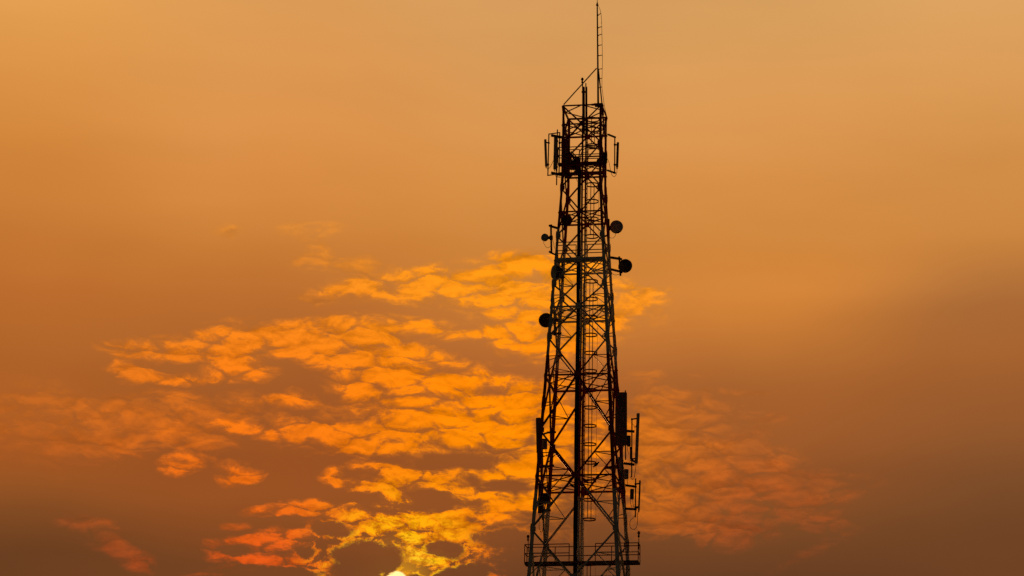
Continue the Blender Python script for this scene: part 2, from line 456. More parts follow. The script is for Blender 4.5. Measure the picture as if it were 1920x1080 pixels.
# ------------------------------------------------------------------ mesh helpers
PSI = -0.1441752722          # the tower stands turned a little to the view
def turn(p):
    c, s = math.cos(PSI), math.sin(PSI)
    return Vector((p[0] * c - p[1] * s, p[0] * s + p[1] * c, p[2]))

class MB:
    """collects shapes in the tower's own axes, then links them as one mesh"""
    def __init__(self):
        self.bm = bmesh.new()
    def frame(self, p, q, up=None):
        p, q = Vector(p), Vector(q)
        a = (q - p).normalized()
        if up is None: up = Vector((0, 0, 1)) if abs(a.z) < 0.9 else Vector((0, 1, 0))
        up = Vector(up)
        s = a.cross(up).normalized(); u = s.cross(a).normalized()
        return p, q, s, u
    def bar(self, p, q, w=0.06, h=None, up=None, w2=None, h2=None):
        h = w if h is None else h
        w2 = w if w2 is None else w2; h2 = h if h2 is None else h2
        p, q, s, u = self.frame(p, q, up)
        vs = []
        for o, ww, hh in ((p, w, h), (q, w2, h2)):
            for i, j in ((-1, -1), (1, -1), (1, 1), (-1, 1)):
                vs.append(self.bm.verts.new(o + s * (i * ww / 2) + u * (j * hh / 2)))
        for f in ((3, 2, 1, 0), (4, 5, 6, 7), (0, 1, 5, 4), (1, 2, 6, 5), (2, 3, 7, 6), (3, 0, 4, 7)):
            self.bm.faces.new([vs[i] for i in f])
        return self
    def angle(self, p, q, w=0.07, t=0.012, up=None):
        """an L-section steel angle"""
        p, q, s, u = self.frame(p, q, up)
        prof = [(0, 0), (w, 0), (w, t), (t, t), (t, w), (0, w)]
        rings = [[self.bm.verts.new(o + s * (a - w / 2) + u * (b - w / 2)) for a, b in prof] for o in (p, q)]
        n = len(prof)
        for i in range(n):
            self.bm.faces.new((rings[0][i], rings[0][(i + 1) % n], rings[1][(i + 1) % n], rings[1][i]))
        self.bm.faces.new(list(reversed(rings[0]))); self.bm.faces.new(rings[1])
        return self
    def box(self, c, sx, sy, sz, rot=0.0, chamfer=0.0):
        c = Vector(c); vs = []
        cr, sr = math.cos(rot), math.sin(rot)
        k = chamfer
        prof = [(-sx/2 + k, -sy/2), (sx/2 - k, -sy/2), (sx/2, -sy/2 + k), (sx/2, sy/2 - k), (sx/2 - k, sy/2), (-sx/2 + k, sy/2), (-sx/2, sy/2 - k), (-sx/2, -sy/2 + k)] if k else \
               [(-sx/2, -sy/2), (sx/2, -sy/2), (sx/2, sy/2), (-sx/2, sy/2)]
        levels = [(-sz/2, 1 - 2*k/min(sx, sy)), (-sz/2 + k, 1), (sz/2 - k, 1), (sz/2, 1 - 2*k/min(sx, sy))] if k else [(-sz/2, 1), (sz/2, 1)]
        rings = []
        for z, f in levels:
            rings.append([self.bm.verts.new(c + Vector((a*f*cr - b*f*sr, a*f*sr + b*f*cr, z))) for a, b in prof])
        n = len(prof)
        for r0, r1 in zip(rings, rings[1:]):
            for i in range(n): self.bm.faces.new((r0[i], r0[(i+1) % n], r1[(i+1) % n], r1[i]))
        self.bm.faces.new(list(reversed(rings[0]))); self.bm.faces.new(rings[-1])
        return self
    def slab(self, top, bot, w, dep, rot=0.0, k=0.03):
        """upright cover of an antenna: rounded rectangle swept from bot to top (may lean)"""
        top, bot = Vector(top), Vector(bot)
        cr, sr = math.cos(rot), math.sin(rot)
        k = min(k, w * 0.3, dep * 0.3)
        prof = [(-w/2 + k, -dep/2), (w/2 - k, -dep/2), (w/2, -dep/2 + k), (w/2, dep/2 - k), (w/2 - k, dep/2), (-w/2 + k, dep/2), (-w/2, dep/2 - k), (-w/2, -dep/2 + k)]
        L = (top - bot).length
        rings = []
        for f, s in ((0, 0.86), (k / L, 1), (1 - k / L, 1), (1, 0.86)):
            o = bot.lerp(top, f)
            rings.append([self.bm.verts.new(o + Vector((a*s*cr - b*s*sr, a*s*sr + b*s*cr, 0))) for a, b in prof])
        n = 8
        for r0, r1 in zip(rings, rings[1:]):
            for i in range(n): self.bm.faces.new((r0[i], r0[(i+1) % n], r1[(i+1) % n], r1[i]))
        self.bm.faces.new(list(reversed(rings[0]))); self.bm.faces.new(rings[-1])
        return self
    def tube(self, pts, r=0.02, n=8, r2=None, closed=False):
        pts = [Vector(p) for p in pts]
        rings = []; m = len(pts)
        for i, p in enumerate(pts):
            if closed: a = pts[(i + 1) % m] - pts[i - 1]
            else: a = pts[min(i + 1, m - 1)] - pts[max(i - 1, 0)]
            a.normalize()
            up = Vector((0, 0, 1)) if abs(a.z) < 0.95 else Vector((0, 1, 0))
            s = a.cross(up).normalized(); u = s.cross(a)
            rr = r if r2 is None else r + (r2 - r) * i / max(1, m - 1)
            rings.append([self.bm.verts.new(p + (s * math.cos(t) + u * math.sin(t)) * rr) for t in [2 * math.pi * k / n for k in range(n)]])
        for i in range(m if closed else m - 1):
            r0, r1 = rings[i], rings[(i + 1) % m]
            for k in range(n): self.bm.faces.new((r0[k], r0[(k+1) % n], r1[(k+1) % n], r1[k]))
        if not closed:
            self.bm.faces.new(list(reversed(rings[0]))); self.bm.faces.new(rings[-1])
        return self
    def curve(self, pts, r=0.02, n=6, k=6):
        """smooth cable through the points"""
        P = [Vector(p) for p in pts]; out = []
        for i in range(len(P) - 1):
            a, b, c, e = P[max(i-1, 0)], P[i], P[i+1], P[min(i+2, len(P)-1)]
            for j in range(k):
                t = j / k
                out.append(0.5 * ((2*b) + (c - a)*t + (2*a - 5*b + 4*c - e)*t*t + (3*b - a - 3*c + e)*t**3))
        out.append(P[-1])
        return self.tube(out, r, n)
    def lathe(self, o, axis, prof, n=32):
        """prof: (distance along axis, radius)"""
        o, axis = Vector(o), Vector(axis).normalized()
        up = Vector((0, 0, 1)) if abs(axis.z) < 0.9 else Vector((1, 0, 0))
        s = axis.cross(up).normalized(); u = s.cross(axis)
        rings = []
        for h, r in prof:
            if r < 1e-5: rings.append([self.bm.verts.new(o + axis * h)])
            else: rings.append([self.bm.verts.new(o + axis * h + (s * math.cos(t) + u * math.sin(t)) * r) for t in [2*math.pi*k/n for k in range(n)]])
        for r0, r1 in zip(rings, rings[1:]):
            for k in range(n):
                a, b = r0[k % len(r0)], r0[(k+1) % len(r0)]
                c, e = r1[(k+1) % len(r1)], r1[k % len(r1)]
                vs = []
                for v in (a, b, c, e):
                    if v not in vs: vs.append(v)
                if len(vs) > 2: self.bm.faces.new(vs)
        for rg, fl in ((rings[0], True), (rings[-1], False)):
            if len(rg) > 2: self.bm.faces.new(list(reversed(rg)) if fl else rg)
        return self
    def plate(self, pts, thick=0.02):
        """flat polygon given thickness"""
        P = [Vector(p) for p in pts]
        nrm = (P[1] - P[0]).cross(P[2] - P[0]).normalized() * thick / 2
        a = [self.bm.verts.new(p - nrm) for p in P]; b = [self.bm.verts.new(p + nrm) for p in P]
        n = len(P)
        self.bm.faces.new(list(reversed(a))); self.bm.faces.new(b)
        for i in range(n): self.bm.faces.new((a[i], a[(i+1) % n], b[(i+1) % n], b[i]))
        return self
    def build(self, name, m, parent=None, base=(0, 0, 0), smooth=False):
        bmesh.ops.recalc_face_normals(self.bm, faces=self.bm.faces)
        off = Vector(parent.get('_b', (0, 0, 0))) if parent is not None else Vector(base)
        for v in self.bm.verts: v.co -= off
        me = bpy.data.meshes.new(name); self.bm.to_mesh(me); self.bm.free()
        me.materials.append(m)
        if smooth:
            for p in me.polygons: p.use_smooth = True
        o = bpy.data.objects.new(name, me); C.objects.link(o)
        if parent is not None:
            o.parent = parent
            o['_b'] = tuple(off)
        else:
            o.location = turn(off); o.rotation_euler = (0, 0, PSI)
        return o

def thing(name, label, cat, base=(0, 0, 0), group=None):
    o = bpy.data.objects.new(name, None); C.objects.link(o)
    o.empty_display_size = 0.2
    o.location = turn(base); o.rotation_euler = (0, 0, PSI)
    o['_b'] = tuple(base)
    tag(o, label, cat, group)
    return o
def tag(o, label, cat, group=None):
    o['label'] = label; o['category'] = cat
    if group: o['group'] = group
    return o

def V(*a): return Vector(a)

# ------------------------------------------------------------------ ground
g = MB()
n, S = 48, 6000.0
gv = [[g.bm.verts.new((-S + 2*S*i/n, -S + 2*S*j/n, -0.02)) for j in range(n + 1)] for i in range(n + 1)]
for i in range(n):
    for j in range(n): g.bm.faces.new((gv[i][j], gv[i+1][j], gv[i+1][j+1], gv[i][j+1]))
gr = g.build('ground', M_ground); gr['kind'] = 'structure'

# ------------------------------------------------------------------ lattice tower
tower = thing('lattice_tower', 'tall red and white banded steel lattice telecom tower with ladder and three platforms', 'tower')
KINK, TOP = 52.44, 56.90
def half(z): return 1.136 if z > KINK else 1.136 + (KINK - z) * 0.0602
SG = [(-1, -1), (1, -1), (1, 1), (-1, 1)]
def corner(k, z):
    h = half(z); return V(SG[k % 4][0] * h, SG[k % 4][1] * h, z)
def mid(k, z): return (corner(k, z) + corner(k + 1, z)) / 2
LEG = [56.88, 54.55, 51.91, 49.00, 46.13, 42.98, 37.60, 31.99, 26.1, 18.9, 11.0, 3.2]
HOR = [55.75, 53.27, 50.45, 47.56, 44.77, 40.77, 34.99, 29.29, 22.7, 15.0, 7.1]

def legw(z): return 0.132 + max(0, 53 - z) * 0.0031
for k in range(4):
    b = MB()
    zs = [0.0, 7.5, 15, 22.5, 30, 36, 41, 46, KINK, TOP]
    for z0, z1 in zip(zs, zs[1:]):
        p, q = corner(k, z0), corner(k, z1)
        w0, w1 = legw(z0), legw(z1)
        ix, iy = -SG[k][0], -SG[k][1]
        t = 0.022
        b.bar(p + V(ix*w0/2, iy*t/2, 0), q + V(ix*w1/2, iy*t/2, 0), w0, t, (0, 1, 0), w1, t)
        b.bar(p + V(ix*t/2, iy*(w0/2 + t/2), 0), q + V(ix*t/2, iy*(w1/2 + t/2), 0), t, w0 - t, (0, 1, 0), t, w1 - t)
    for zz in (52.3, 45.4, 43.6, 39.2, 33.4, 27.6, 20, 12):       # bolted splice sleeves
        p, q = corner(k, zz - 0.32), corner(k, zz + 0.32); w = legw(zz)
        o = V(SG[k][0] * 0.012, SG[k][1] * 0.012, 0)
        b.bar(p + o + V(-SG[k][0]*w*0.45, 0, 0), q + o + V(-SG[k][0]*w*0.45, 0, 0), w * 0.9, 0.02, (0, 1, 0))
        b.bar(p + o + V(0, -SG[k][1]*w*0.5, 0), q + o + V(0, -SG[k][1]*w*0.5, 0), 0.02, w * 0.9, (0, 1, 0))
    b.build('leg', M_paint, tower)
    f = MB(); c = corner(k, 0); f.box((c.x, c.y, 0.2), 1.1, 1.1, 0.4, 0, 0.04); f.build('footing', M_concrete, tower)

def outn(k): return [V(0, -1, 0), V(1, 0, 0), V(0, 1, 0), V(-1, 0, 0)][k]

def dw(z): return 0.078 if z > 46.5 else 0.09 if z > 41 else 0.105
seq = sorted([(z, 'L') for z in LEG] + [(z, 'H') for z in HOR], reverse=True)
for (za, ka), (zb, kb) in zip(seq, seq[1:]):
    zl, zh = (za, zb) if ka == 'L' else (zb, za)
    for k in range(4):
        o = outn(k); a, c_ = corner(k, zl), corner(k + 1, zl); m = mid(k, zh)
        b = MB(); w = dw((za + zb) / 2)
        b.angle(a, m, w, 0.014, o); b.angle(c_, m, w, 0.014, o)
        b.build('chevron_brace', M_paint, tower)
        if zl < 46.5:
            zm = (zl + zh) / 2; sw = 0.052 if zl > 38 else 0.06
            for cn, kk in ((a, k), (c_, k + 1)):
                dm = (cn + m) / 2
                s = MB()
                s.bar(corner(kk, zm), dm, sw, sw * 0.7)
                s.bar(dm, corner(kk, zh), sw * 0.9, sw * 0.7)
                if kk == k + 1: s.bar(dm, (c_ + mid(k + 1, zh)) / 2, sw * 0.8, sw * 0.6)
                s.build('secondary_brace', M_paint, tower)
for i, z in enumerate([TOP - 0.02] + HOR):
    for k in range(4):
        b = MB(); w = 0.09 if z > 46 else 0.1
        b.angle(corner(k, z), corner(k + 1, z), w, 0.014, (0, 0, 1)); b.build('horizontal_beam', M_paint, tower)
    b = MB(); w = 0.055
    for k in range(4): b.bar(mid(k, z), mid(k + 1, z), w, w * 0.8)
    if z < 56.5:
        b.bar(corner(0, z), corner(2, z), w, w * 0.8)
        b.bar(corner(1, z) + V(0, 0, 0.05), corner(3, z) + V(0, 0, 0.05), w, w * 0.8)
    b.build('plan_brace', M_paint, tower)
# node plates on legs and at the middle of the beams
for z in LEG[1:8]:
    for k in range(4):
        b = MB(); w = 0.15 + legw(z) * 0.45
        for kk, s in ((k, 1), ((k + 3) % 4, -1)):
            o = outn(kk); c = corner(k, z); al = V(-o.y, o.x, 0) * s
            c = c + o * 0.02
            b.plate([c + V(0, 0, w*1.25), c + al*w*1.1 + V(0, 0, w*0.5), c + al*w*1.1 - V(0, 0, w*0.5), c - V(0, 0, w*1.25), c - al*w*0.18 - V(0, 0, w*0.6), c - al*w*0.18 + V(0, 0, w*0.6)], 0.02)
        b.build('leg_gusset', M_paint, tower)
for z in HOR[:8]:
    for k in range(4):
        b = MB(); w = 0.15 if z > 45 else 0.18
        o = outn(k); c = mid(k, z) + o * 0.03; al = V(-o.y, o.x, 0)
        b.plate([c + al*w + V(0, 0, w), c - al*w + V(0, 0, w), c - al*w - V(0, 0, w), c + al*w - V(0, 0, w)], 0.03)
        b.build('beam_gusset', M_paint, tower)

# cable ladder, feeders, climbing ladder with safety cage
def axis_lean(z): return 0.0
LY = -0.25
b = MB()
for x in (-0.075, 0.125):
    b.bar((x, LY, 2.0), (x, LY, 56.6), 0.10, 0.05, (0, 1, 0))
for i in range(120):
    z = 3 + i * 0.45
    if z < 56.5: b.bar((-0.06, LY, z), (0.11, LY, z), 0.03, 0.03)
b.build('cable_ladder', M_paint, tower)
for i, (x, y, zt, r) in enumerate(((-0.30, -0.25, 53.4, .036), (-0.235, -0.27, 52.6, .036), (-0.17, -0.26, 53.0, .036), (-0.27, -0.18, 51.5, .034), (-0.20, -0.18, 50.2, .034), (-0.13, -0.2, 48.3, .03), (-0.335, -0.2, 41.0, .028), (-0.02, -0.19, 50.0, .02), (0.04, -0.2, 46.5, .02))):
    b = MB()
    pts = [(x + 0.012 * math.sin(z * 1.3 + i), y, z) for z in [1 + j * 1.5 for j in range(int((zt - 1) / 1.5))]] + [(x, y, zt)]
    if i == 0: pts += [(-0.245, -0.300, 53.132), (-0.406, -0.500, 53.617), (-0.675, -0.800, 54.103), (-0.833, -1.000, 54.297)]
    if i == 1: pts += [(-0.212, -0.300, 52.873), (-0.326, -0.400, 53.390), (-0.533, -0.700, 53.810), (-0.738, -1.000, 54.036), (-0.936, -1.100, 53.913)]
    if i == 2: pts += [(-0.187, -0.300, 53.451), (-0.307, -0.350, 53.826), (-0.458, -0.600, 54.035), (-0.631, -0.900, 54.163)]
    b.curve(pts, r, 8, 2); b.build('feeder_cable', M_cable, tower)
b = MB()
b.curve([(-0.288, -0.200, 52.910), (-0.297, -0.200, 53.813), (-0.242, -0.200, 54.360), (-0.029, -0.200, 54.642), (0.310, -0.200, 54.742), (0.680, -0.200, 54.678), (0.990, -0.200, 54.471), (1.190, -0.300, 54.170), (1.299, -0.400, 53.840)], 0.03)
b.build('looped_feeder_cable', M_cable, tower)
b = MB()
b.curve([(-0.214, -0.100, 53.263), (-0.220, -0.100, 53.909), (-0.163, -0.100, 54.327), (0.020, -0.100, 54.578), (0.327, -0.100, 54.663), (0.698, -0.100, 54.583), (1.008, -0.100, 54.312), (1.196, -0.100, 53.916)], 0.025)
b.build('looped_feeder_cable', M_cable, tower)

CX, CR = 0.475, 0.37
lad = MB()
for y in (LY - 0.02, LY + 0.40):
    lad.bar((0.16, y, 2.2), (0.16, y, 56.6), 0.035, 0.05, (0, 1, 0))
for i in range(195):
    z = 2.4 + i * 0.278
    if z < 56.5: lad.bar((0.16, LY, z), (0.16, LY + 0.40, z), 0.022, 0.022)
lad = lad.build('climbing_ladder', M_paint, tower)
CYL = LY + 0.19
hoops = [56.35, 55.75, 54.75, 52.4, 51.4, 50.35, 49.3]
hoops += [46.65, 45.6, 44.55, 43.5, 42.45, 41.4, 40.3, 39.3, 38.25, 37.2, 36.15, 35.1, 34.05, 32.95]
hoops += [30.45, 29.4, 28.3, 27.2]
for z in hoops:
    b = MB()
    pts = []
    for j in range(29):
        t = math.pi - 0.5 - (2 * math.pi - 1.0) * j / 28
        pts.append((CX + CR * math.cos(t), CYL + CR * math.sin(t), z))
    for p, q in zip(pts, pts[1:]): b.bar(p, q, 0.024, 0.07)
    b.build('cage_hoop', M_red, lad)
for (z0, z1) in ((54.75, 56.35), (49.3, 52.4), (32.95, 46.65), (24, 30.45)):
    b = MB()
    for (dx, dy) in ((-0.02, -1), (0.06, 1)):
        b.bar((CX + dx, CYL + dy * CR, z0), (CX + dx, CYL + dy * CR, z1), 0.04, 0.012, (0, 1, 0))
    b.bar((CX + CR + 0.01, CYL, z0), (CX + CR + 0.01, CYL, z1), 0.012, 0.012, (0, 1, 0))
    b.build('cage_strap', M_red, lad)

# service platforms
def platform(x0, x1, y0, y1, z, rail=1.0, gap=None, gap_back=None, thick=0.14, ends=True, beam=None, fascia=0):
    root = MB()
    if fascia: root.bar((x0, y0 - 0.04, z - fascia * 0.25), (x1, y0 - 0.04, z - fascia * 0.25), 0.03, fascia)
    root.box(((x0 + x1)/2, (y0 + y1)/2, z), x1 - x0, y1 - y0, thick * 0.4)
    for y in (y0, y1): root.bar((x0, y, z - thick * 0.2), (x1, y, z - thick * 0.2), 0.05, thick)
    k = int((x1 - x0) / 0.5)
    for i in range(k + 1):
        x = x0 + (x1 - x0) * i / k
        root.bar((x, y0 + 0.03, z - thick * 0.55), (x, y1 - 0.03, z - thick * 0.55), 0.04, 0.06)
    root = root.build('platform', M_paint if beam is None else beam, tower)
    for y, gp in ((y0, gap), (y1, gap_back)):
        spans = [(x0, x1)] if gp is None else [(x0, gp[0]), (gp[1], x1)]
        for a, c in spans:
            if c - a < 0.1: continue
            b = MB()
            for h in (rail, rail * 0.5): b.bar((a, y, z + h), (c, y, z + h), 0.042, 0.042)
            n = max(1, round((c - a) / 1.7))
            for i in range(n + 1):
                x = a + (c - a) * i / n
                b.bar((x, y, z), (x, y, z + rail), 0.042, 0.042, (0, 1, 0))
            b.build('guard_rail', M_red, root)
    if ends:
        for x in (x0, x1):
            b = MB()
            for h in (rail, rail * 0.5): b.bar((x, y0, z + h), (x, y1, z + h), 0.042, 0.042)
            b.build('end_rail', M_red, root)
    return root
platform(-3.02, 3.26, -0.42, 0.38, 30.53, 1.0, gap=(-0.55, 0.90), thick=0.11, beam=M_dark)
platform(-1.36, 1.36, -1.36, -0.80, 47.62, 0.98, gap_back=(-0.3, 0.35), thick=0.08, fascia=0.22)
platform(-1.36, 1.15, -1.08, -0.62, 53.42, 0.95, gap_back=(-0.2, 0.3), thick=0.07, ends=True, beam=M_red)
platform(-1.0, 1.05, 0.62, 1.02, 53.42, 0.95, thick=0.07, beam=M_red)

# ------------------------------------------------------------------ things hung on the tower
# lightning rod mast on the near right corner of the top
mast = thing('lightning_mast', 'thin mast with step pegs and a bowed cable, rising from the tower top', 'mast', (0.909, -1.000, 56.908))
b = MB(); b.tube([(0.913, -1.000, 56.778), (0.874, -1.000, 59.126), (0.803, -1.000, 63.019)], 0.06, 10, 0.038)
b.lathe((0.803, -1.000, 63.036), (0, 0, 1), [(-0.03, 0.0), (-0.03, 0.075), (0.03, 0.075), (0.04, 0.045), (0.12, 0.045), (0.14, 0.03), (0.2, 0.02), (0.5, 0.008)], 10)
b.build('pole', M_dark, mast)
b = MB(); b.tube([(-1.066, -1.100, 56.958), (0.800, -1.020, 59.122)], 0.036, 8); b.build('stay_brace', M_dark, mast)
b = MB(); b.tube([(1.141, -1.100, 56.926), (0.905, -1.000, 59.092)], 0.036, 8); b.build('stay_brace', M_dark, mast)
b = MB(); b.curve([(0.824, -1.000, 63.051), (0.919, -1.000, 62.880), (1.022, -1.000, 62.511), (1.074, -1.000, 61.846), (1.092, -1.000, 61.185), (1.117, -1.000, 60.361), (1.136, -1.000, 59.540), (1.120, -1.000, 58.559), (1.122, -1.000, 57.972), (1.197, -1.000, 57.350), (1.279, -1.000, 56.762), (1.340, -0.400, 56.362)], 0.013)
b.build('down_conductor', M_red, mast)
for p, q in (((0.861, -1.000, 62.403), (1.016, -1.000, 62.511)), ((0.868, -1.000, 61.625), (1.069, -1.000, 61.681)), ((0.872, -1.000, 61.147), (1.082, -1.000, 61.219)), ((0.878, -1.000, 60.521), (1.088, -1.000, 60.560)), ((0.892, -1.000, 59.896), (1.115, -1.000, 59.924)), ((0.899, -1.000, 59.060), (1.131, -1.000, 59.088)), ((0.911, -1.000, 58.471), (1.120, -1.000, 58.504)), ((0.916, -1.000, 57.916), (1.118, -1.000, 57.972))):
    b = MB(); b.bar(p, q, 0.035, 0.035); b.box(p, 0.06, 0.06, 0.06); b.build('step_peg', M_dark, mast)
b = MB(); b.box((0.934, -0.850, 56.930), 0.5, 0.45, 0.09, 0, 0.01); b.bar((0.524, -1.000, 56.909), (1.047, -1.000, 56.934), 0.1, 0.1)
b.bar((1.064, -0.900, 56.938), (1.165, -0.700, 56.358), 0.12, 0.1); b.build('base_plate', M_dark, mast)

def lamp(base_pt, top_pt, label, k=1.0, ly=None):
    t = thing('warning_lamp', label, 'warning lamp', base_pt, 'aviation warning lamps on the tower')
    b = MB(); b.tube([base_pt, top_pt], 0.022 * k, 8); b.build('stem', M_dark, t)
    b = MB(); b.lathe(top_pt, (0, 0, 1), [(-0.24*k, 0.0), (-0.24*k, 0.05*k), (-0.17*k, 0.06*k), (-0.13*k, 0.04*k), (-0.08*k, 0.05*k), (-0.02*k, 0.085*k), (0.0, 0.085*k)], 14); b.build('housing', M_dark, t)
    b = MB(); b.lathe(top_pt, (0, 0, 1), [(0.001, 0.07*k), (0.05*k, 0.068*k), (0.09*k, 0.04*k), (0.1*k, 0.0)], 14); b.build('lens', M_lamp, t, smooth=True)
lamp((0.036, -1.300, 57.615), (0.022, -1.300, 58.381), 'small warning lamp on a stem at the tower top, beside the twin slim antennas')
lamp((-2.854, -0.200, 31.154), (-2.879, -0.200, 32.020), 'small warning lamp at the left end of the bottom platform')
lamp((3.285, -0.300, 31.189), (3.272, -0.300, 32.108), 'warning lamp on a tall stem at the right end of the bottom platform')

# generic panel antenna -------------------------------------------------
def panel(label, top, bot, w, dep, rot, m, group='panel antennas', pipe=None, arms=(), brackets=True, cable=None, extra_m=M_dark, pipe_r=0.035):
    top, bot = Vector(top), Vector(bot)
    t = thing('panel_antenna', label, 'antenna', bot, group)
    b = MB(); b.slab(top, bot, w, dep, rot); b.build('radome', m, t)
    b = MB()
    for dx in (-0.22, 0.22):
        q = bot + V(dx * w, 0, 0); b.tube([q + V(0, 0, 0.02), q - V(0, 0, 0.09)], 0.018, 6)
    b.build('connector', M_dark, t)
    if pipe:
        p0, p1 = Vector(pipe[0]), Vector(pipe[1])
        b = MB(); b.tube([p0, p1], pipe_r, 10); b.build('mounting_pipe', extra_m, t)
        if brackets:
            for f in (0.1, 0.9):
                q = bot.lerp(top, f)
                zz = q.z; s = (zz - p0.z) / (p1.z - p0.z); pp = p0.lerp(p1, max(0, min(1, s)))
                b = MB(); b.bar(q, pp, 0.05, 0.07); b.box(pp, 0.11, 0.11, 0.08); b.build('bracket', extra_m, t)
    for a, c, w_ in arms:
        b = MB(); b.bar(a, c, w_, w_); b.build('support_arm', extra_m, t)
    if cable:
        for cb in cable:
            b = MB(); b.curve(cb, 0.014); b.build('jumper_cable', M_cable, t)
    return t

# twin slim antennas standing on the tower top
panel('left of the twin slim antennas above the tower top, below the small lamp', (0.111, -1.350, 57.886), (0.149, -1.350, 55.067), 0.13, 0.16, 0, M_red, pipe=((0.084, -1.280, 53.808), (0.040, -1.280, 58.143)), pipe_r=0.03)
panel('right of the twin slim antennas above the tower top, its pipe sticking out', (0.265, -1.350, 57.879), (0.302, -1.350, 55.060), 0.11, 0.16, 0, M_red, pipe=((0.274, -1.280, 53.801), (0.225, -1.280, 58.135)), pipe_r=0.032)

# upper left sector
panel('narrow leaning panel antenna, outermost on the left of the top platform', (-2.186, -0.600, 55.060), (-2.108, -0.600, 53.425), 0.11, 0.15, 0.9, M_panel,
      pipe=((-2.031, -0.450, 52.925), (-2.004, -0.450, 55.447)),
      arms=(((-2.023, -0.450, 55.431), (-1.292, -0.900, 55.337), 0.05), ((-2.053, -0.450, 52.926), (-1.536, -0.900, 52.817), 0.05)),
      cable=[[(-2.098, -0.600, 53.392), (-2.050, -0.600, 53.261), (-1.927, -0.600, 53.321), (-1.807, -0.600, 53.509), (-1.671, -0.700, 53.759)]])
panel('wide grey panel antenna left of the top platform, beside the narrow leaning one', (-1.549, -0.750, 55.126), (-1.564, -0.750, 53.174), 0.22, 0.13, 0.3, M_panel,
      pipe=((-1.495, -0.600, 52.275), (-1.489, -0.600, 55.631)),
      arms=(((-1.807, -0.750, 55.234), (-1.064, -0.950, 55.002), 0.13), ((-1.776, -0.750, 52.974), (-1.036, -0.950, 52.716), 0.13)),
      cable=[[(-1.578, -0.750, 53.127), (-1.559, -0.750, 52.837), (-1.465, -0.750, 52.705), (-1.273, -0.800, 52.712)], [(-1.517, -0.750, 53.124), (-1.404, -0.750, 52.734), (-1.211, -0.800, 52.646)]])
panel('dark panel antenna against the left legs of the top platform, nearer the outside', (-1.095, -0.850, 55.007), (-1.088, -0.850, 52.720), 0.2, 0.14, 0.5, M_dpanel,
      pipe=((-1.346, -0.700, 52.910), (-1.338, -0.700, 55.394)), arms=(((-1.373, -0.750, 55.086), (-1.023, 0.200, 55.410), 0.1), ((-1.345, -0.750, 52.925), (-0.997, 0.200, 53.203), 0.1)))
panel('dark panel antenna between the two left legs of the top platform', (-1.077, 0.200, 55.282), (-1.062, 0.200, 52.947), 0.2, 0.14, 1.0, M_dpanel,
      pipe=((-0.984, 0.350, 52.866), (-1.004, 0.350, 55.560)))
# upper right sector
panel('narrow panel antenna with a hanging cable loop, right of the top platform', (1.906, 0.200, 54.995), (1.867, 0.200, 53.477), 0.13, 0.12, 0.4, M_dpanel,
      pipe=((1.734, 0.150, 53.143), (1.731, 0.150, 55.342)),
      arms=(((1.233, 0.900, 55.760), (1.760, 0.120, 55.281), 0.1), ((1.235, 0.900, 53.565), (1.772, 0.120, 53.115), 0.1)),
      cable=[[(1.867, 0.200, 53.445), (1.857, 0.200, 53.187), (1.793, 0.200, 52.997), (1.686, 0.200, 52.927), (1.571, 0.250, 53.055), (1.456, 0.400, 53.433), (1.336, 0.700, 53.962), (1.184, 1.000, 54.331)]])

# radio units clustered on the top platform
def radio(label, top, bot, w, dep, m=M_dpanel, rot=0.3, group='radio units', tails=True):
    top, bot = Vector(top), Vector(bot); c = (top + bot) / 2
    t = thing('radio_unit', label, 'radio unit', bot, group)
    b = MB(); b.slab(top, bot, w, dep, rot, 0.02); b.build('case', m, t)
    b = MB()
    for i in range(5):
        a = (i - 2) / 5 * w
        b.slab(top + V(a, -dep/2 - 0.015, -0.04), bot + V(a, -dep/2 - 0.015, 0.04), 0.014, 0.03, 0, 0.003)
    b.build('cooling_fin', m, t)
    if tails:
        for i in (-1, 1):
            p = bot + V(i * w * 0.25, 0, 0)
            b = MB(); b.curve([p, p + V(0.02 * i, 0, -0.2), p + V(0.05, 0.03, -0.45)], 0.012); b.build('jumper_cable', M_cable, t)
    return t
radio('dark radio unit on the top platform, low behind the left legs', (-0.622, -0.300, 53.824), (-0.616, -0.300, 53.275), 0.3, 0.25, M_dark)
radio('dark radio unit on the top platform, left of the cable ladder', (-0.309, -0.550, 53.885), (-0.299, -0.550, 52.920), 0.26, 0.22, M_dark)
radio('dark radio unit on the top platform, at the right legs', (1.135, 0.100, 54.344), (1.155, 0.100, 53.729), 0.3, 0.24, M_dark)
radio('low dark radio unit on the top platform, between ladder cage and right legs', (0.833, 0.300, 54.038), (0.837, 0.300, 53.617), 0.3, 0.24, M_dark)

